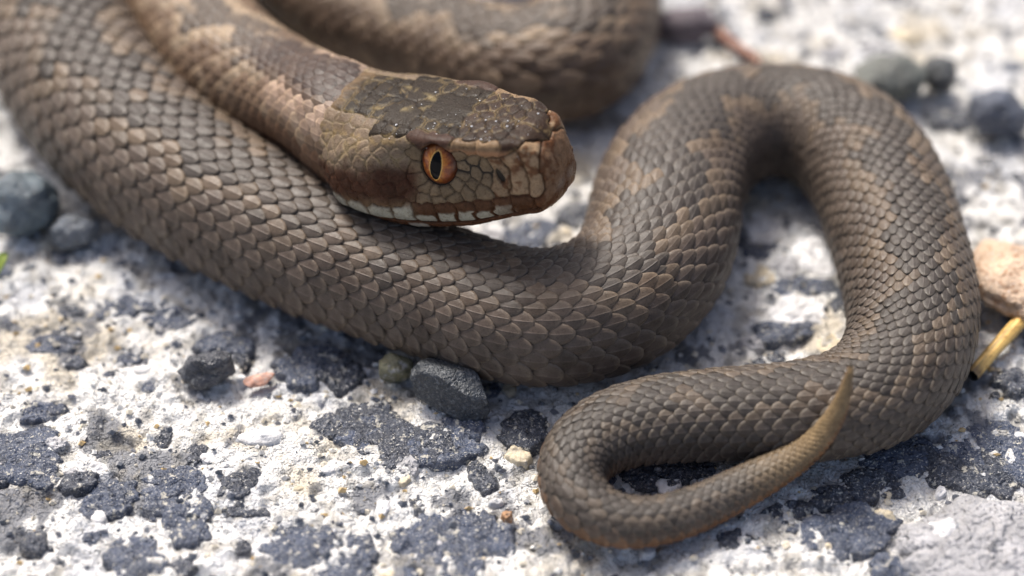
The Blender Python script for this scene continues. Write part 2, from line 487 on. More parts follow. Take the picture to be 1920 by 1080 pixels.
# the head, in its own axes: x forward, y left, z up; the right half section from crown to chin
HX = np.array([-5, 0, 3.5, 7, 10, 12.5, 16, 19, 20.6])
HT = np.array([  # ten points from crown to chin: y, z at every station
    [[0, 7], [0, 6.3], [0, 6.2], [0, 6.25], [0, 6.35], [0, 6.45], [0, 6.5], [0, 6.5], [0, 6.3]],
    [[2.9, 6.5], [2.6, 6], [2.6, 6.05], [2.5, 6.15], [2.4, 6.3], [2.3, 6.35], [2, 6.4], [1.8, 6.5], [1.6, 6.25]],
    [[4.1, 5.2], [4.5, 4.95], [4.8, 5.19], [4.9, 5.51], [4.4, 5.86], [4.2, 5.99], [3.8, 6.04], [3.35, 6.21], [2.75, 5.9]],
    [[4.7, 3.2], [5.8, 3.02], [6.2, 3.35], [5.9, 3.61], [5.05, 3.81], [4.65, 3.95], [3.95, 3.96], [3.5, 4.15], [2.95, 4.08]],
    [[4.8, 1], [6.5, 0.8], [7, 1], [6.8, 1.2], [5.9, 1.3], [5.35, 1.5], [4.45, 1.65], [3.75, 2.05], [3.1, 2.2]],
    [[4.6, -0.6], [6.5, -0.95], [7, -1.05], [6.9, -1.25], [6.2, -1.25], [5.6, -1.05], [4.7, -0.59], [3.85, 0.14], [3.15, 0.61]],
    [[4.2, -1.5], [6, -2.15], [6.6, -2.35], [6.5, -2.55], [5.9, -2.55], [5.3, -2.35], [4.4, -1.79], [3.5, -0.84], [2.9, -0.25]],
    [[3.5, -2.4], [5.2, -3.3], [5.9, -3.6], [5.8, -3.7], [5.3, -3.6], [4.7, -3.3], [3.9, -2.73], [3.1, -1.78], [2.5, -1.18]],
    [[2, -3.3], [3, -4.3], [3.3, -4.5], [3.2, -4.5], [3, -4.3], [2.7, -4], [2.2, -3.44], [1.7, -2.48], [1.3, -1.78]],
    [[0, -3.5], [0, -4.5], [0, -4.7], [0, -4.7], [0, -4.5], [0, -3.5], [0, -3.63], [0, -2.67], [0, -1.98]],], float)
CAPX, CAPL = 20.0, 1.9


def head_section(q, t):
    """q: station value (x up to CAPX, beyond it the rounding of the snout 0..1); t in 0..1 crown to chin. Returns (n,m,3) with y>=0"""
    q = np.asarray(q, float)
    over = np.clip(q - CAPX, 0, 1)
    phi = over * math.pi / 2
    x = np.minimum(q, CAPX) + CAPL * np.sin(phi)
    k = np.maximum(np.cos(phi), 0) ** .52
    xs = np.minimum(q, CAPX) + .5 * over
    prof = np.stack([np.stack([cubic(HX, HT[c, :, d], xs) for d in (0, 1)], -1) for c in range(10)], 1)     # station, control, yz
    tc = np.arange(10) / 9.0
    flat = cubic(tc, prof.transpose(1, 0, 2).reshape(10, -1), t).reshape(len(t), len(q), 2).transpose(1, 0, 2)
    y, z = flat[..., 0], flat[..., 1]
    y = np.maximum(y, 0)
    zmid = 2.3
    y, z = y * k[:, None], zmid + (z - zmid) * k[:, None]
    front = sstep(13, 20, q)[:, None]
    xx = x[:, None] - .030 * np.clip(z - .6, 0, 9) ** 2 * front - .16 * np.clip(.6 - z, 0, 9) ** 2 * front
    return np.stack([np.broadcast_to(xx, y.shape), y, z], -1)


def neck_bend(x):
    return 1.3 * np.clip((2.0 - x) / 7.0, 0, 1) ** 1.6


def head_rings(q, th):
    tabs = np.abs(th) / math.pi
    o = head_section(q, np.clip(tabs, 0, 1))
    o[..., 1] *= -np.sign(th)[None]
    o[..., 1] += neck_bend(o[..., 0])
    return o


hq = np.concatenate([np.arange(-4.5, CAPX, .4), CAPX + np.linspace(0, 1, 10) ** 1.0])
HEADR = H(head_rings(hq, TH))
G = np.concatenate([BODY, HEADR])
NI = len(G)
a0, a1 = NB - 14, NB + 14                         # ease the ring shapes into each other behind the jaw
seg = G[a0 - 24:a1 + 24].reshape(-1, MR * 3)
sg = gauss(seg, 6).reshape(-1, MR, 3)
ww_ = (sstep(0, 14, np.arange(len(sg))) * sstep(0, 14, np.arange(len(sg))[::-1]))[:, None, None]
G[a0 - 24:a1 + 24] = G[a0 - 24:a1 + 24] * (1 - ww_) + sg * ww_
dI = np.gradient(G, axis=0)
dJ = (np.roll(G, -1, 1) - np.roll(G, 1, 1)) * .5
NRM = np.cross(dJ, dI)
NRM /= np.maximum(np.linalg.norm(NRM, axis=2), 1e-9)[..., None]
cen = G.mean(1)
flip = np.sign(((G - cen[:, None]) * NRM).sum(2).mean())
NRM *= flip
SI = np.concatenate([[0], np.cumsum(np.linalg.norm(np.diff(cen, axis=0), axis=1))])     # arc length per ring
RI = np.concatenate([line[:, 3], np.interp(np.arange(len(hq)), [0, 12, 30, len(hq)], [5.0, 6.2, 5.6, 5.0])])


def surf(i, th):
    """point and normal of the surface at ring i (float) and angle th"""
    i = np.clip(i, 0, NI - 1.001)
    j = ((th + math.pi) / (2 * math.pi) * MR) % MR
    i0 = i.astype(int)
    j0 = j.astype(int) % MR
    j1 = (j0 + 1) % MR
    fi, fj = (i - i0)[..., None], (j - np.floor(j))[..., None]
    b = lambda A: (A[i0, j0] * (1 - fi) + A[i0 + 1, j0] * fi) * (1 - fj) + (A[i0, j1] * (1 - fi) + A[i0 + 1, j1] * fi) * fj
    n = b(NRM)
    return b(G), n / np.linalg.norm(n, axis=-1)[..., None]


# ---- pigment of the body
LEN = SI[NB - 1]
S_TAIL = mark[14]
SMID0, SMID1, S_BEND = mark[27], mark[31], mark[26]


def tri(x):
    return np.abs((x % 1) * 2 - 1) * 2 - 1


def pigment(s, th, jit):
    fl = np.array([.208, .160, .128])
    front = sstep(LEN * .45, LEN, s)                     # browner and paler towards the head
    tail = 1 - sstep(S_TAIL - 30, S_TAIL + 60, s)
    base = mix(np.broadcast_to(fl, s.shape + (3,)), [.30, .195, .125], front)
    base = mix(base, [.135, .116, .102], tail * .85)
    # zigzag dorsal band with a pale border
    wave = tri(s / 10.5) * .24 + .06 * np.sin(s * 1.7)
    d = np.abs(th - wave) - .40 - .05 * np.sin(s * .9) + .30 * (jit - .5)
    inner = 1 - sstep(-.03, .05, d)
    border = sstep(-.06, .04, d) * (1 - sstep(.16, .36, d))
    lightc = mix(np.broadcast_to(np.array([.36, .265, .175]), base.shape), [.64, .49, .34], front)
    base = mix(base, lightc, border * (1 - .6 * tail) * (.52 + .48 * front) * (1 - .5 * sstep(SMID0 - 12, SMID0 + 6, s) * (1 - sstep(SMID1 - 10, SMID1 + 10, s))))
    base = mix(base, mix(np.broadcast_to(np.array([.112, .098, .088]), base.shape), [.175, .135, .105], front), inner * (.80 + .12 * front - .34 * sstep(SMID0 - 12, SMID0 + 6, s) * (1 - sstep(SMID1 - 10, SMID1 + 10, s))))
    base = mix(base, lightc, sstep(.70, .9, jit) * front * .45)
    # lower flank blotches facing the notches of the band
    spot = sstep(.55, .9, 1 - np.abs(tri(s / 10.5 + .25 * np.sign(th)))) * np.exp(-((np.abs(th) - 1.35) / .22) ** 2)
    base = mix(base, base * .62, spot * .7)
    belly = sstep(1.95, 2.15, np.abs(th))
    base = mix(base, [.36, .27, .18], belly * .8)
    # the tail's end is ochre, its underside rusty
    end = 1 - sstep(7, 19, s)
    base = mix(base, [.47, .33, .17], end * .85)
    rust = (1 - sstep(20, 50, s)) * sstep(1.15, 1.7, np.abs(th))
    base = mix(base, [.36, .165, .065], rust * .85)
    ath = np.abs(th)
    nape = sstep(LEN - 14, LEN - 6, s) * (1 - sstep(.35, .75, ath))
    base = mix(base, [.085, .045, .032], nape * .9)
    patch = sstep(LEN - 4.5, LEN - 2, s) * sstep(.42, .6, ath + .08 * np.sin(s * 2)) * (1 - sstep(.85, 1.1, ath))
    base = mix(base, [.80, .58, .44], patch * .9)
    fold = sstep(LEN - 10, LEN - 2, s) * sstep(1.15, 1.45, ath)
    base = mix(base, [.20, .088, .042], fold * .8)
    return base * [.455, .452, .445] * (1 + .34 * (jit[..., None] - .5))


# ---- continuous skin
SG = np.broadcast_to(SI[:, None], (NI, MR))
TG = np.broadcast_to(TH[None], (NI, MR))
skin_p = pigment(SG, TG, np.full(SG.shape, .5)) * .13
inset = np.where(np.arange(NI) < NB, .02 * np.clip(RI / 6, .2, 1.2), .28)
inset[NB - 6:NB + 8] = np.linspace(inset[NB - 7], .28, 14)
SK = G - NRM * inset[:, None, None]
skv = np.concatenate([SK.reshape(-1, 3), [SK[0].mean(0)], [SK[-1].mean(0)]])
sf = grid_faces(NI, MR, True)
fl_ = sf if flip < 0 else sf[:, ::-1]
sfl = [tuple(map(int, f)) for f in fl_]
e0, e1 = NI * MR, NI * MR + 1
for j in range(MR):
    j2 = (j + 1) % MR
    sfl.append((e0, j, j2))
    sfl.append((e1, (NI - 1) * MR + j2, (NI - 1) * MR + j))
snake = bpy.data.objects.new("snake", None)
COL.objects.link(snake)
snake.location = (0, 0, 0)
snake.empty_display_size = .01
tag(snake, "brown viper coiled on pale cement with raised head and amber eye", "snake")
skin_pig = np.concatenate([skin_p.reshape(-1, 3), skin_p[:1, 0], skin_p[-1:, 0]])
link("body", mesh_data("snake_body", skv, sfl, M_SKIN, skin_pig), snake)
bvh = BVHTree.FromPolygons(G.reshape(-1, 3).tolist(), [tuple(map(int, f)) for f in sf])

# ---- overlapping keeled scales, free edge towards the tail
SA = np.array([-1.12, -1, -.84, -.5, -.13, -.05, 0, .05, .13, .5, .84, 1, 1.12])
SB = np.array([0, .22, .45, .65, .82, .93, 1.0, 1.06])
SWB = np.array([.55, .86, 1.0, .96, .76, .50, .22, .16])
AA, BB = np.meshgrid(SA, SB)
WW = np.interp(BB, SB, SWB) * np.clip(AA, -1.11, 1.11)
edge = (np.abs(AA) > 1.01) | (BB > 1.01)
KEEL = np.exp(-(AA / .045) ** 2) * sstep(.05, .3, BB) * (1 - sstep(.9, 1.0, BB))
LIFT = -.05 + .150 * BB ** 1.2 + .068 * (1 - np.abs(AA) ** 4) * sstep(0, .35, BB) * (1 - .55 * sstep(.75, 1, BB))
LIFT = np.where(edge, -.06 + 0 * LIFT, LIFT)
SFACES = grid_faces(len(SB), len(SA))
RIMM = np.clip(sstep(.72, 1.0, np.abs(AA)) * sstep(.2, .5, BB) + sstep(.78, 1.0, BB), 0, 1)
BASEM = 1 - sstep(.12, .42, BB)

scales = []          # (verts, pigment, centre, normal, size)


def lattice(s0, s1, nrow, kpitch, theta_max, ventral=True):
    ii = np.arange(NI)
    pitch_i = np.maximum(RI * kpitch * (1 - .34 * sstep(SI[NB - 1] - 9, SI[NB - 1] + 4, SI)) * (1 - .22 * (s0 > S_TAIL) * (1 - sstep(S_BEND + 4, S_BEND + 34, SI))), .35)
    u_i = np.concatenate([[0], np.cumsum(np.diff(SI) / (.5 * (pitch_i[1:] + pitch_i[:-1])))])
    us0, us1 = np.interp([s0, s1], SI, u_i)
    half = (nrow - 1) / 2
    jobs = []
    for k in range(nrow):
        t = (k - half) / (half + .5)
        th = theta_max * (.72 * t + .28 * t ** 3)
        dth = theta_max / (half + .5) * (.72 + .84 * t * t)
        off = .5 * (k % 2)
        for m in range(int(us1 - us0) + 1):
            jobs.append((us0 + m + off, th, dth, 0 if k in (0, nrow - 1) else 1))
        if k == 0 and ventral:
            for m in range(int(us1 - us0) + 1):
                jobs.append((us0 + m + off + .2, math.pi, (math.pi - theta_max) * .98, 2))
    for uc, th, dth, kind in jobs:
        if uc > us1 or (s0 > S_TAIL and uc < us0 + .8 * rng.random()):
            continue
        uu = uc + (.5 - BB) * 1.36
        ip = np.interp(uu, u_i, ii)
        sc_c = np.interp(uc, u_i, SI)
        pit = np.interp(uc, u_i, pitch_i)
        jt = rng.random()
        if kind == 2:
            tt_ = th + np.clip(AA, -1, 1) * dth
            lift = (-.03 + .10 * BB) * pit
            lift = np.where(BB > 1.01, -.03 * pit, lift)
        else:
            ww = (1.0 if kind else 1.12) * (1 + rng.normal(0, .045))
            uu = uu + rng.normal(0, .035)
            ip = np.interp(uu, u_i, ii)
            tt_ = th + WW * dth * .86 * ww + rng.normal(0, .012)
            lift = LIFT * pit * (1 + .5 * min(1, abs(th) / 1.7)) * (1 + rng.normal(0, .10)) + KEEL * (.028 if kind else .004) * (.5 if nrow == 27 else 1) * pit
        pt, nm = surf(ip, tt_)
        lift = lift - .40 * sstep(SI[NB - 1] + 1.5, SI[NB - 1] + 6, sc_c)
        if nrow == 27:
            lift = lift - .22 * sstep(S_BEND + .2, S_BEND + 2.5, sc_c)
        v = pt + nm * lift[..., None]
        sfull = np.full(AA.shape, sc_c)
        pg = pigment(sfull, np.full(AA.shape, th), np.full(AA.shape, jt))
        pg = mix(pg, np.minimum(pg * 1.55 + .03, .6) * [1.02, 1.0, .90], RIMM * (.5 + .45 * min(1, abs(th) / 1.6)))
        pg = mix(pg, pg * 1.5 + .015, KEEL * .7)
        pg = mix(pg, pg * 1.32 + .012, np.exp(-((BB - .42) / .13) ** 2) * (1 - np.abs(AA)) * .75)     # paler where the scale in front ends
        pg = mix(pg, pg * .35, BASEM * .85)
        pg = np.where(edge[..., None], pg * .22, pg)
        if kind == 2:
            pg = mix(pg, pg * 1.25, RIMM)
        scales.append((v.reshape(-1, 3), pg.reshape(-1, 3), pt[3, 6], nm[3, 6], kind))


S_THIN = mark[8]
lattice(.6, S_THIN, 11, .52, 2.07)
lattice(S_THIN, S_TAIL, 17, .36, 2.07)
lattice(S_TAIL, S_BEND + 4.5, 27, .255, 2.07)
lattice(S_BEND, SI[NB - 1] + 7.2, 21, .325, 2.07)

# the 300 that show largest become parts of their own, the others one part
shown = []
for n, (v, pg, c, nm, kind) in enumerate(scales):
    px, py, dz = to_px(c)
    if kind == 2 or not (5 < px < 1915 and 5 < py < 1075):
        continue
    view = (CAM - c) / np.linalg.norm(CAM - c)
    f = float(nm @ view)
    if f < .12:
        continue
    o = Vector(c + nm * .6)
    if bvh.ray_cast(o, Vector(view))[0] is not None:
        continue
    qx, qy, _ = to_px(v)
    area = (qx.max() - qx.min()) * (qy.max() - qy.min())
    shown.append((area * (.3 + f), n))
shown.sort(reverse=True)
own = {n for _, n in shown[:300]}
rest_v, rest_p, vent_v, vent_p = [], [], [], []
for n, (v, pg, c, nm, kind) in enumerate(scales):
    if n in own:
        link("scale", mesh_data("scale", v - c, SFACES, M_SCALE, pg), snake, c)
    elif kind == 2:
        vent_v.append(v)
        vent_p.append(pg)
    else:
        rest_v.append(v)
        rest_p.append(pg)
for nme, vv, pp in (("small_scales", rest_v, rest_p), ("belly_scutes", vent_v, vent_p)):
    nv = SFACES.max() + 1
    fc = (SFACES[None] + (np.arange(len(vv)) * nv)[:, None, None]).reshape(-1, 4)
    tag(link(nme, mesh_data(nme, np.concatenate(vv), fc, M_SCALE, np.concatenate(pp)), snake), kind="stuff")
print("scales", len(scales), "own", len(own))

# ---- head plates: a fine surface cut along the grooves between the plates
NQ, NT = 300, 190
q = np.concatenate([np.linspace(-1.8, CAPX, NQ - 46), CAPX + np.linspace(0, 1, 47)[1:]])
tA = np.linspace(0, 1, NT)
half = head_section(q, tA)                                    # right side positions, y>=0


def on_head(x, idx):
    return head_section(np.array([x]), np.array([idx / 9.0]))[0, 0]


SEEDS, GROUPS, FLAG = [], [], []
gid = 0


def plate(points, flag='', mirror=True):
    """one plate; points = (x, idx) pairs on the right side, mirrored onto the left"""
    global gid
    for s in ((-1, 1) if mirror else (0,)):
        for x, idx in points:
            p_ = on_head(x, idx).copy()
            if s == 0:
                if idx > .01:
                    for ss in (-1, 1):
                        SEEDS.append([p_[0], ss * p_[1], p_[2]]); GROUPS.append(gid); FLAG.append(flag)
                    continue
                p_[1] = 0
            else:
                p_[1] *= s
            SEEDS.append(p_); GROUPS.append(gid); FLAG.append(flag)
        gid += 1


rs = random.Random(5)
# crown
plate([(9.0, 0), (10.2, 0), (11.4, 0), (12.4, 0), (11, .5), (12.2, .6), (9.8, .45)], 'crown', False)         # frontal
plate([(5.0, .55), (6.2, .65), (7.4, .75), (6.8, 1.1), (7.6, 1.2), (5.8, 1.0)], 'crown')                       # parietal
plate([(9.4, 1.75), (10.3, 1.85), (11.2, 1.9), (12.1, 1.9), (12.8, 1.95), (10.5, 2.25), (11.5, 2.3), (12.3, 2.3)], 'brow')
plate([(13.9, 2.1), (14.6, 2.15), (15.4, 2.15), (14.8, 2.35)], 'canthus')
plate([(16.6, 2.1), (17.4, 2.1), (18.0, 2.15), (17.2, 2.35)], 'canthus')
plate([(19.2, 1.9), (19.5, 1.5)], 'snout')
for x in (8.9, 10.3, 11.7, 12.9):
    plate([(x + rs.uniform(-.2, .2), 1.28)], 'crown')
for x, row in ((13.6, (.4, 1.2)), (14.9, (.0, .75, 1.5)), (16.1, (.5, 1.2)), (17.2, (.0, .8, 1.5)), (18.4, (.5, 1.2))):
    for i_ in row:
        if i_ < .05:
            plate([(x, 0)], 'snout', False)
        else:
            plate([(x + rs.uniform(-.15, .15), i_)], 'snout')
plate([(19.6, .3), (19.6, .9)], 'snout')
for x in (-2.0, -.5, 1.0, 2.4, 3.8):
    for i_ in (.35, .95, 1.5, 2.0, 2.5):
        plate([(x + rs.uniform(-.3, .3) + (.6 if int(i_ * 10) % 2 else 0), i_)], 'crown' if i_ < 1.3 else 'temple')
for x in (5.2, 6.7, 8.1):
    plate([(x + rs.uniform(-.2, .2), 1.65)], 'crown')
    plate([(x + .5 + rs.uniform(-.2, .2), 2.2)], 'temple')
# temples behind the eye
for x in (-1.9, -.5, .9, 2.3, 3.7, 5.1, 6.5, 7.9):
    for n_, i_ in enumerate((2.7, 3.12, 3.55, 4.0, 4.5)):
        plate([(x + (.7 if n_ % 2 else 0) + rs.uniform(-.25, .25), i_ + rs.uniform(-.08, .08))], 'temple' if i_ < 3.6 else 'stripe')
# ring round the eye
EX, EI = 11.9, 3.08
EC = on_head(EX, EI)
for a_ in np.radians([-5, 20, 160, 186, 212, 238, 264, 290, 316, 340]):
    cx_, cz2 = EX + 2.45 * math.cos(a_), 2.85 * math.sin(a_)
    i_ = EI - cz2 / 2.5
    plate([(cx_, i_)], 'ring')
# between eye and nostril
for x, i_ in ((15.1, 2.85), (15.3, 3.35), (15.0, 3.85), (16.2, 3.1), (16.3, 3.65), (14.6, 4.1), (15.9, 4.05), (13.2, 4.32), (11.9, 4.38), (10.4, 4.34), (9.2, 4.15)):
    plate([(x + rs.uniform(-.1, .1), i_)], 'lore')
plate([(17.6, 2.95), (17.5, 3.5), (17.6, 3.9), (18.2, 3.3), (18.2, 3.7)], 'nasal')
plate([(19.4, 2.7), (19.4, 3.2), (19.4, 3.7), (19.4, 4.1)], 'snout2')
plate([(20.25, 2.3), (20.3, 2.9), (20.3, 3.5), (20.3, 4.1)], 'snout2')
plate([(20.75, 3.4), (20.75, 4.3), (20.6, 5.0), (20.4, 5.4), (20.7, 2.8)], 'rostral', False)
# lips
for n_, x in enumerate((-.6, 1.6, 3.9, 6.1, 8.2, 10.3, 12.3, 14.2, 16.0, 17.8, 19.4)):
    plate([(x - .45, 5.5), (x + .45, 5.5), (x - .25, 4.85), (x + .25, 4.85)], 'lip')
for x in (2.2, 4.6, 7.0, 9.2, 11.4, 13.6, 15.6, 17.6, 19.3):
    plate([(x - .4, 6.65), (x + .4, 6.65)], 'lowlip')
for x in (1.5, 3.6, 5.7, 7.8, 9.9, 12, 14, 16, 18):
    for i_ in (7.4, 8.0, 8.6):
        plate([(x + (1 if i_ == 8.0 else 0), i_)], 'chin')
SEEDS, GROUPS = np.array(SEEDS), np.array(GROUPS)
gflag = {}
for g_, f_ in zip(GROUPS, FLAG):
    gflag[int(g_)] = f_
NGRP = gid

# the eye's place on the side of the head
en = np.cross(on_head(EX + .3, EI) - on_head(EX - .3, EI), on_head(EX, EI + .15) - on_head(EX, EI - .15))
en /= np.linalg.norm(en)
if en[1] < 0:
    en = -en
efx = np.array([1.0, 0, 0]) - en[0] * en
efx /= np.linalg.norm(efx)
efz = np.cross(en, efx)
efz *= np.sign(efz[2])
EYE_R, EYE_K = 1.68, 1.22          # half width of the eye, height over width


def build_side(sgn):
    """fine surface of one half of the head (sgn -1 right, +1 left), grooved between plates"""
    X = half.copy()
    X[..., 1] *= sgn
    X[..., 1] += neck_bend(X[..., 0])
    flatX = X.reshape(-1, 3)
    wob = .16 * np.stack([vnoise(flatX * 1.6, 3 + k) for k in range(3)], -1)
    Q = flatX + wob
    own_d = np.full(len(Q), 9.0)
    oth_d = np.full(len(Q), 9.0)
    own_g = np.zeros(len(Q), int)
    cand = np.where(SEEDS[:, 1] * sgn > -1.8)[0]
    gd = np.full((len(Q), NGRP), 99.0, np.float32)
    for c_ in cand:
        d = np.linalg.norm(Q - SEEDS[c_], axis=1)
        gd[:, GROUPS[c_]] = np.minimum(gd[:, GROUPS[c_]], d)
    own_g = gd.argmin(1)
    part = np.partition(gd, 1, axis=1)
    e = (part[:, 1] - part[:, 0]) * .5
    dx = np.gradient(X, axis=0)
    dt = np.gradient(X, axis=1)
    n = np.cross(dx, dt)
    n /= np.maximum(np.linalg.norm(n, axis=2), 1e-9)[..., None]
    ref = X - np.stack([X[..., 0], np.zeros(X.shape[:2]), np.full(X.shape[:2], 2.3)], -1)
    if (n * ref).sum() < 0:
        n = -n
    n = n.reshape(-1, 3)
    fl = np.array([gflag[int(g_)] for g_ in own_g])
    x, y, z = flatX.T
    amp = np.full(len(Q), .17)
    amp[fl == 'crown'] = .10
    amp[fl == 'temple'] = .11
    amp[fl == 'snout'] = .11
    amp[fl == 'brow'] = .14
    amp[(fl == 'ring') | (fl == 'lore')] = .24
    amp[fl == 'lip'] = .24
    amp[np.isin(fl, ['nasal', 'snout2', 'rostral'])] = .30
    h = amp * (sstep(-.02, .16, e) * .75 + .25 * sstep(0, .7, e)) - amp * .8
    # brow shelf standing out over the eye, sharp ridge to the snout
    idx = np.tile(np.arange(NT) / (NT - 1) * 9, len(q)).astype(float)
    qq = np.repeat(q, NT)
    ridge = np.exp(-((idx - 2.15) / .34) ** 2) * sstep(8, 10.0, qq) * (1 - sstep(18.8, 20.3, qq))
    h += ridge * (.18 + .36 * np.exp(-((qq - 11.6) / 1.7) ** 2))
    h -= .22 * np.exp(-((idx - 3.2) / .6) ** 2) * sstep(12.5, 14.5, qq) * (1 - sstep(17, 19, qq))
    h += .55 * sstep(-.6, 2.2, qq) * (1 - sstep(4.5, 8.5, qq)) * sstep(2.0, 3.0, idx) * (1 - sstep(5.2, 6.4, idx))
    # mouth line
    h -= .42 * np.exp(-((idx - 6.05) / .10) ** 2) * (1 - sstep(20.0, 20.6, qq))
    # nostril, a slanting slot
    nc = on_head(17.75, 3.42) * [1, sgn, 1]
    dn = flatX - nc
    nl = np.sqrt(((dn[:, 0] * .8 + dn[:, 2] * .45) / .34) ** 2 + ((dn[:, 2] * .8 - dn[:, 0] * .45) / .66) ** 2)
    h -= 1.0 * (1 - sstep(.5, 1.1, nl))
    h += .10 * np.exp(-((nl - 1.45) / .3) ** 2)
    # socket
    ec = EC * [1, sgn, 1]
    nn = en * [1, sgn, 1]
    dv = flatX - ec
    rr = np.hypot(dv @ (efx * [1, sgn, 1]), (dv @ (efz * [1, sgn, 1])) / EYE_K)
    near = np.abs(dv @ nn) < 2.2
    h -= np.where(near, 1.3 * (1 - sstep(EYE_R - .12, EYE_R + .10, rr)), 0)
    h += np.isin(fl, ['snout2', 'rostral', 'nasal']) * .07 * fbm(flatX / .7, 3, 88)
    V_ = flatX + n * h[:, None]
    # pigment -------------------------------------------------------------
    N1 = fbm(flatX / 1.4, 3, 91)
    N2 = fbm(flatX / .45, 3, 95)
    col = np.tile(np.array([.25, .17, .10]), (len(Q), 1))
    g_r = np.array([hash3(np.array([g_]), np.array([3]), np.array([1]))[0] for g_ in range(NGRP)])[own_g]
    col = mix(col, [.25, .192, .14], (fl == 'temple') * .8)
    col = mix(col, [.15, .105, .07], (fl == 'temple') * sstep(-.1, .5, N1 + .5 * N2) * .75)
    dark = np.array([.015, .0115, .009])
    crown = np.isin(fl, ['crown', 'brow']) | ((fl == 'snout'))
    col = mix(col, dark, crown * .93)
    col = mix(col, [.085, .048, .036], (fl == 'brow') * .9)
    col = mix(col, [.060, .034, .024], (fl == 'snout') * (.5 + .3 * N1.clip(-1, 1)) * 1.1)
    # pale V on the back of the head and sandy seams between crown plates
    seam = np.exp(-(e / .13) ** 2)
    fleck = np.exp(-((e - .09) / .07) ** 2) * sstep(-.35, .35, N1 + .4 * N2)
    col = mix(col, [.34, .25, .12], crown * fleck * .5)
    col = mix(col, [.012, .009, .008], crown * np.exp(-(e / .045) ** 2) * .7)
    vline = np.exp(-((np.abs(y) - (.75 + .33 * (8.5 - x)).clip(0, 9)) / .35) ** 2) * (x < 9)
    col = mix(col, [.32, .25, .12], crown * vline * sstep(-.2, .7, N1 + .5 * N2) * .6)
    col = mix(col, [.38, .30, .19], np.isin(fl, ['temple']) * seam * .5)
    och = sstep(.6, 1.15, fbm(flatX / .7, 3, 123) + .8 * seam) * (fl == 'temple')
    col = mix(col, [.34, .255, .12], och * np.where(crown, .0, .4) * (1 - .6 * (fl == 'brow')))
    vl2 = np.exp(-((idx - 2.2 - .05 * N1) / .2) ** 2) * (1 - sstep(7.5, 9.0, qq))
    col = mix(col, [.40, .29, .14], vl2 * sstep(-.2, .6, N2 + N1) * .6)
    # rusty ridge from brow to snout
    ridgec = np.exp(-((idx - 2.42) / .17) ** 2) * sstep(10, 12, qq) * (1 - sstep(20, 20.6, qq))
    col = mix(col, [.46, .25, .14], ridgec * .8)
    # snout front and nose: tan and rust
    sn = np.isin(fl, ['snout2', 'nasal', 'rostral'])
    col = mix(col, [.42, .29, .175], sn * .92)
    col = mix(col, [.24, .11, .055], (fl == 'rostral') * .6)
    col = mix(col, [.15, .062, .028], sn * sstep(-.05, .45, fbm(flatX / .95, 3, 97) + .4 * N2) * .88)
    col = mix(col, [.10, .045, .022], sn * np.exp(-(e / .10) ** 2) * .8)
    tipm = np.exp(-(((flatX - [21.3, sgn * .9, 1.3]) * [1, 1, 1.4]) ** 2).sum(1) / .5)
    col = mix(col, [.55, .47, .38], tipm * .75)
    col = mix(col, [.25, .185, .115], np.isin(fl, ['lore', 'ring']) * .8)
    col = mix(col, [.07, .045, .028], np.isin(fl, ['lore', 'ring', 'lip', 'temple']) * np.exp(-(e / .06) ** 2) * np.where(fl == 'temple', .3, .7))
    # dark stripe from the eye down to the jaw
    st = np.exp(-(np.abs(idx + .15 * N1 - (3.98 - .03 * (qq - 4))) / .74) ** 4) * (1 - sstep(9.3, 10.6, qq))
    col = mix(col, [.075, .028, .015], st * .95)
    # lips: pale, rust between
    lip = fl == 'lip'
    lipw = lip * sstep(.0, .2, e + .02 * N1) * sstep(4.5, 4.9, idx + .05 * N2) * (1 - sstep(18.0, 19.2, qq))
    col = mix(col, [.105, .046, .022], lip * sstep(8.6, 10, qq) * .95)
    low = sstep(5.0, 5.2, idx + (g_r - .5) * .7 + .06 * N2)
    col = mix(col, [.52, .50, .40], lipw * np.where(qq < 9.2, .92, low * .9 * sstep(.16, .24, e + .12 * (g_r - .5))) * (1 - sstep(15.8, 18.2, qq) * .55))
    col = mix(col, [.14, .055, .026], (fl == 'lowlip') * .9)
    col = mix(col, [.62, .58, .48], (fl == 'lowlip') * sstep(.12, .3, e) * (g_r > .72) * .7)
    col = mix(col, [.20, .13, .085], (fl == 'chin') * .9)
    col = mix(col, [.03, .012, .008], (1 - sstep(.6, 1.1, nl)) * .9)
    col = mix(col, [.30, .20, .11], (fl == 'crown') * (1 - sstep(-.5, 1.8, qq + .8 * N1)) * .6)
    col = col * (1 + .30 * (g_r - .5) + .16 * N2)[:, None] * .76
    col = np.clip(col, .004, .8)
    F = grid_faces(len(q), NT)
    return V_, F, col, own_g[F].astype(int), n


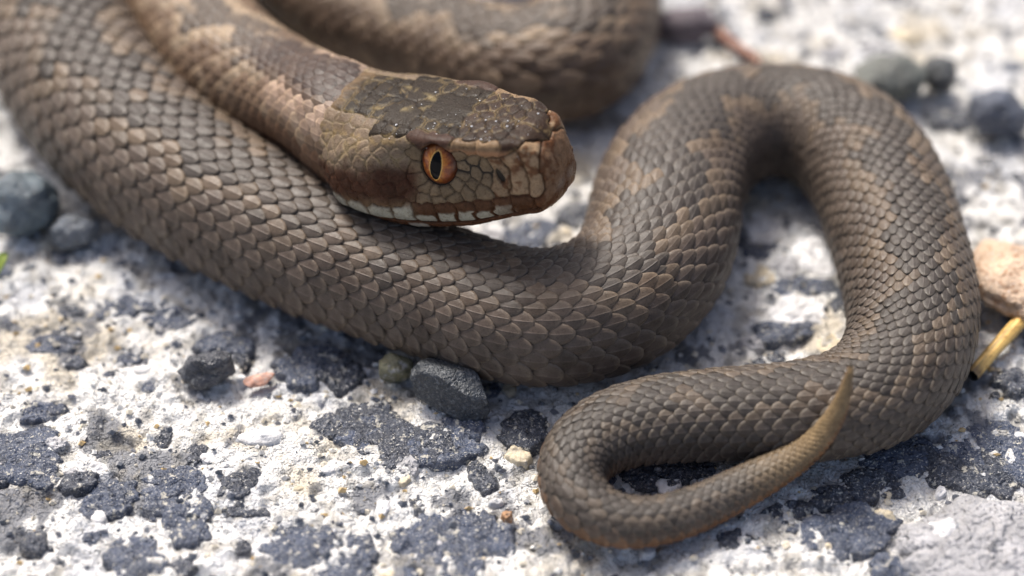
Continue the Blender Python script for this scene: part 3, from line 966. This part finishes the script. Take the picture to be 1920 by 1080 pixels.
face_view = HROT.T @ (CAM - H((11, -3, 4)))
face_view /= np.linalg.norm(face_view)
hidden = {}
for sgn in (-1, 1):
    V_, F, col, fg, n = build_side(sgn)
    face_g = np.array([np.bincount(r).argmax() for r in np.sort(fg, 1)]) if False else fg[:, 0]
    # outward winding
    a_ = V_[F[:, 1]] - V_[F[:, 0]]
    b_ = V_[F[:, 3]] - V_[F[:, 0]]
    if (np.cross(a_, b_) * n[F[:, 0]]).sum() < 0:
        F = F[:, ::-1]
    W = H(V_)
    own_edge = np.unique(fg.reshape(len(q) - 1, NT - 1, 4)[0, :, 0])
    edge_groups = set(own_edge.tolist())
    for g_ in np.unique(face_g):
        if int(g_) in edge_groups:
            continue
        f_ = F[face_g == g_]
        use, inv = np.unique(f_, return_inverse=True)
        f2 = inv.reshape(f_.shape)
        vis = (n[use] @ face_view).max() > .12 and gflag[int(g_)] != 'chin'
        if vis:
            c = W[use].mean(0)
            link("head_plate", mesh_data("head_plate", W[use] - c, f2, M_HEAD, col[use]), snake, c)
        else:
            hidden.setdefault('v', []).append(W[use])
            hidden.setdefault('p', []).append(col[use])
            hidden.setdefault('f', []).append(f2 + sum(len(k) for k in hidden['v'][:-1]))
tag(link("chin_plates", mesh_data("chin_plates", np.concatenate(hidden['v']), np.concatenate(hidden['f']), M_HEAD, np.concatenate(hidden['p'])), snake), kind="stuff")

# ---- eyes
def eye(sgn):
    nn = en * [1, sgn, 1]
    fx = np.array([1.0, 0, 0]) - nn[0] * nn
    fx /= np.linalg.norm(fx)
    fz = np.cross(nn, fx)
    if fz[2] < 0:
        fz = -fz
    c = EC * [1, sgn, 1] - nn * .62
    R_, D_ = EYE_R + .08, 1.16

    def dome(u, v_, k=1.0):
        rr = np.minimum(np.hypot(u, v_) / R_, 1)
        return c + fx * u[..., None] + fz * v_[..., None] * EYE_K + nn * (D_ * k * np.sqrt(1 - rr ** 2))[..., None]
    na, nr = 64, 22
    a = np.linspace(0, 2 * math.pi, na, endpoint=False)
    r = np.sin(np.linspace(0, math.pi / 2, nr + 1)[1:]) * R_
    A, Rr = np.meshgrid(a, r)
    U, Vv = np.cos(A) * Rr, np.sin(A) * Rr
    pts = np.concatenate([dome(np.zeros(1), np.zeros(1)), dome(U, Vv).reshape(-1, 3)])
    f = [(0, 1 + k, 1 + (k + 1) % na) for k in range(na)] + [tuple(int(x_) + 1 for x_ in q_) for q_ in grid_faces(nr, na, True)]
    uu = np.concatenate([[0], U.ravel()])
    vv = np.concatenate([[0], Vv.ravel()])
    pd = np.hypot(uu / .62, vv / 1.25)
    rr = np.hypot(uu, vv) / R_
    streak = fbm(np.stack([np.arctan2(vv, uu) * 7, rr * 4, 0 * rr], -1), 3, 5)
    col = np.tile(np.array([.30, .055, .004]), (len(uu), 1))
    col = mix(col, [.62, .26, .03], np.exp(-((pd - 1) / .28) ** 2) * .7)
    col = mix(col, [.58, .24, .03], sstep(.1, .5, streak) * .5)
    col = mix(col, [.12, .02, .003], sstep(.1, .5, -streak) * .5)
    col = mix(col, [.07, .018, .007], sstep(.62, .96, rr))
    col = mix(col, [.17, .045, .012], sstep(-.1, -1.3, vv) * .55)  # browner lower iris, partly shade put into its colour
    e_ = link("eye", mesh_data("eye", H(pts) - H(c), f, M_EYE, col), snake, H(c))

    def slit(hw, hh, k, name, mat, colr):
        tq = np.linspace(-1, 1, 21)
        sq = np.linspace(-1, 1, 9)
        Tq, Sq = np.meshgrid(tq, sq, indexing='ij')
        wq = hw * np.sqrt(np.clip(1 - np.abs(Tq) ** 1.7, 0, 1))
        u = Sq * wq + .20 * Tq
        v_ = Tq * hh + 0 * u
        return link(name, mesh_data(name, (H(dome(u, v_, k)) - H(c)).reshape(-1, 3), grid_faces(21, 9), mat, np.tile(colr, (u.size, 1))), e_)
    slit(.63, 1.26, 1.012, "pupil_rim", M_EYE, np.array([.80, .50, .14]))
    slit(.56, 1.18, 1.024, "pupil", M_PUPIL, np.array([.004, .004, .005]))
    return e_


eye(-1)
eye(1)

# tiny white specks added to stand for glints on the crown
gr = []
for k in range(64):
    x_, i_ = rs.uniform(7, 20.3), rs.uniform(0, 2.6)
    p_ = on_head(x_, i_)
    p_ = p_ * [1, -1 if rs.random() < .75 else 1, 1]
    gr.append((H(p_ + [0, 0, .04]), .035 + .09 * rs.random() ** 3))
gvv = np.concatenate([octa * s_ + c_ for c_, s_ in gr])
tag(link("glint_specks", mesh_data("glint_specks", gvv, (of[None] + (np.arange(len(gr)) * 8)[:, None, None]).reshape(-1, 3), M_GRIT, np.full((len(gvv), 3), .78), False)),
    "tiny white sand specks stuck to the viper's dark crown", "glint specks", kind="stuff")


# ------------------------------------------------------------------ loose things lying on the cement
def pebble(label, px, py, wpx, hpx, thick, base, seed, mat, rot=0, cat="pebble", rough=.22, facet=.0, sub=4, group=None, sink=.15):
    import bmesh
    bm = bmesh.new()
    bmesh.ops.create_icosphere(bm, subdivisions=sub, radius=1)
    v = np.array([x.co[:] for x in bm.verts])
    f = [tuple(x.index for x in p_.verts) for p_ in bm.faces]
    bm.free()
    c = P(px, py, thick * .5)
    mmpx = to_px(c)[2] / FPX
    rx = wpx / 2 * mmpx
    ry = max(.3 * rx, (hpx * mmpx - thick * math.cos(PITCH) * .6) / 2 / math.sin(PITCH))
    d = 1 + rough * fbm(v * 1.1 + seed * 5.1, 3, seed) + .07 * fbm(v * 4 + seed, 2, seed + 3)
    if facet:
        r2 = np.random.default_rng(seed)
        for k in range(16):
            nn = r2.normal(size=3)
            nn /= np.linalg.norm(nn)
            over = v @ nn * d - (.58 + .2 * r2.random())
            d = d - facet * np.maximum(over, 0) / np.maximum(v @ nn, .3) * 1.1
    v = v * d[:, None] * [rx, ry, thick / 2]
    cr, sr = math.cos(rot), math.sin(rot)
    v = np.stack([v[:, 0] * cr - v[:, 1] * sr, v[:, 0] * sr + v[:, 1] * cr, v[:, 2]], -1)
    tone = 1 + .3 * fbm(v / max(rx * .5, .3), 3, seed + 7)[:, None]
    zb = -v[:, 2].min()
    v[:, 2] += zb
    o = link(cat, mesh_data(cat, v, f, mat, np.array(base) * tone), None, (c[0], c[1], -sink - .25))
    tag(o, label, cat, group)
    return o


LG = "loose pebbles on the cement"
pebble("dark grey faceted pebble against the viper's lower flank", 853, 713, 172, 132, 6.4, [.055, .063, .073], 3, M_PEBBLE, -.45, rough=.2, facet=.9, sub=5, group=LG)
pebble("small olive grey pebble left of the dark faceted pebble", 738, 680, 88, 78, 4.0, [.20, .19, .12], 5, M_PALE, .2, facet=.7, group=LG)
pebble("pinkish stone flake with pale left edge", 482, 706, 60, 36, 1.3, [.55, .30, .22], 8, M_PALE, .5, facet=.6, group=LG)
pebble("rough black stone lump left of the pink flake", 384, 682, 92, 78, 3.4, [.055, .06, .075], 12, M_PEBBLE, .2, rough=.34, group=LG)
pebble("large blurred blue grey stone at the left edge beside the coil", 36, 372, 128, 140, 6.5, [.13, .17, .20], 14, M_PEBBLE, .1, group=LG)
pebble("small blue grey stone under the viper's coil at left", 142, 428, 96, 70, 3.2, [.15, .17, .20], 16, M_PEBBLE, .1, group=LG)
pebble("grey green stone behind the bend, leftmost of three dark stones", 1668, 142, 130, 110, 4.5, [.15, .16, .14], 18, M_PEBBLE, .1, group=LG)
pebble("small black stone between two larger dark stones at upper right", 1764, 136, 64, 74, 4.0, [.055, .06, .065], 20, M_PEBBLE, .0, group=LG)
pebble("round dark blue stone near the upper right edge", 1868, 210, 104, 106, 5.0, [.085, .10, .14], 22, M_PEBBLE, .0, group=LG)
pebble("pale tan stone at the right edge behind the straw", 1912, 525, 180, 200, 5.0, [.58, .43, .31], 24, M_TAN, .5, rough=.2, group=LG)
pebble("purplish stone behind the coil with blurred edge at top", 1290, 40, 120, 66, 3.6, [.17, .13, .15], 28, M_PEBBLE, .1, group=LG)


def stem(name, label, cat, pts, r0, r1, colr, tipc, hollow=True, seed=0):
    """a bent hollow stalk along pts (mm), open at its first end"""
    pts = np.array(pts, float)
    k = np.concatenate([[0], np.cumsum(np.linalg.norm(np.diff(pts, axis=0), axis=1))])
    t = np.linspace(0, k[-1], 60)
    c = cubic(k, pts, t)
    tg = np.gradient(c, axis=0)
    tg /= np.linalg.norm(tg, axis=1)[:, None]
    s = np.cross(tg, [0, 0, 1])
    s /= np.linalg.norm(s, axis=1)[:, None]
    u = np.cross(s, tg)
    na = 24
    a = np.linspace(0, 2 * math.pi, na, endpoint=False)
    r = np.linspace(r0, r1, len(t))[:, None] * (1 + .05 * np.cos(a * 9)[None] + .05 * fbm(np.stack(np.broadcast_arrays(np.cos(a)[None] * 2, np.sin(a)[None] * 2, t[:, None] * .5), -1), 2, seed))
    V0 = c[:, None] + (s[:, None] * np.cos(a)[None, :, None] + u[:, None] * np.sin(a)[None, :, None]) * r[..., None]
    vs, fs, cs = [V0.reshape(-1, 3)], [grid_faces(len(t), na, True)], []
    cc = np.tile(np.array(colr), (len(t), na, 1)) * (1 + .6 * fbm(np.stack(np.broadcast_arrays(np.cos(a)[None] * 4, np.sin(a)[None] * 4, t[:, None] * .25), -1), 3, seed + 4))[..., None]
    cc = mix(cc, tipc, np.broadcast_to(1 - sstep(.2, 1.6, t)[:, None], cc.shape[:2]) * .8)
    cs.append(cc.reshape(-1, 3))
    root = link(name, mesh_data(name, np.concatenate(vs) - c[0], np.concatenate(fs), M_STRAW, np.concatenate(cs)), None, c[0])
    if hollow:
        ins = c[:10, None] + (s[:10, None] * np.cos(a)[None, :, None] + u[:10, None] * np.sin(a)[None, :, None]) * (r[:10] * np.linspace(1, .72, 10)[:, None].clip(.72, 1))[..., None]
        ins[1:] = c[:9, None] + (s[:9, None] * np.cos(a)[None, :, None] + u[:9, None] * np.sin(a)[None, :, None]) * (r[:9] * .72)[..., None]
        link("hollow", mesh_data("hollow", ins.reshape(-1, 3) - c[0], grid_faces(10, na, True), M_STRAW, np.full((10 * na, 3), .02)), root)
    tag(root, label, cat)
    return root


stem("straw_stalk", "tan broken straw with dark hollow end beside the viper's bend", "straw",
     [P(1822, 704, 1.0), P(1868, 652, 1.4), P(1925, 590, 1.9), P(2010, 500, 2.2)], .64, .70, [.80, .52, .17], [.16, .10, .06])
stem("dry_twig", "reddish brown twig lying behind the viper's arch", "twig",
     [P(1330, 48, .6), P(1375, 82, .8), P(1425, 118, .8)], .75, .45, [.24, .10, .06], [.2, .08, .05], hollow=False, seed=4)


def leaf(label, px, py, L, wd, rot):
    t = np.linspace(0, 1, 12)
    a = np.linspace(-1, 1, 7)
    Tt, Aa = np.meshgrid(t, a, indexing='ij')
    wv = wd * np.sin(np.pi * np.clip(Tt * .93 + .05, 0, 1)) ** .8
    x, y = Tt * L, Aa * wv
    z = .5 + 1.8 * np.sin(Tt * 1.8) + .35 * np.abs(Aa) * wd
    cr, sr = math.cos(rot), math.sin(rot)
    v = np.stack([x * cr - y * sr, x * sr + y * cr, z], -1)
    v = np.concatenate([v.reshape(-1, 3), (v - [0, 0, .12]).reshape(-1, 3)])
    f = grid_faces(12, 7)
    f = np.concatenate([f, f[:, ::-1] + 84])
    c = P(px, py, 0)
    tag(link("leaf", mesh_data("leaf", v, f, M_STRAW, np.tile([.16, .22, .03], (len(v), 1))), None, (c[0], c[1], 0)), label, "leaf")


leaf("tiny yellow green leaf scrap at the left edge", -14, 535, 2.6, .8, .9)
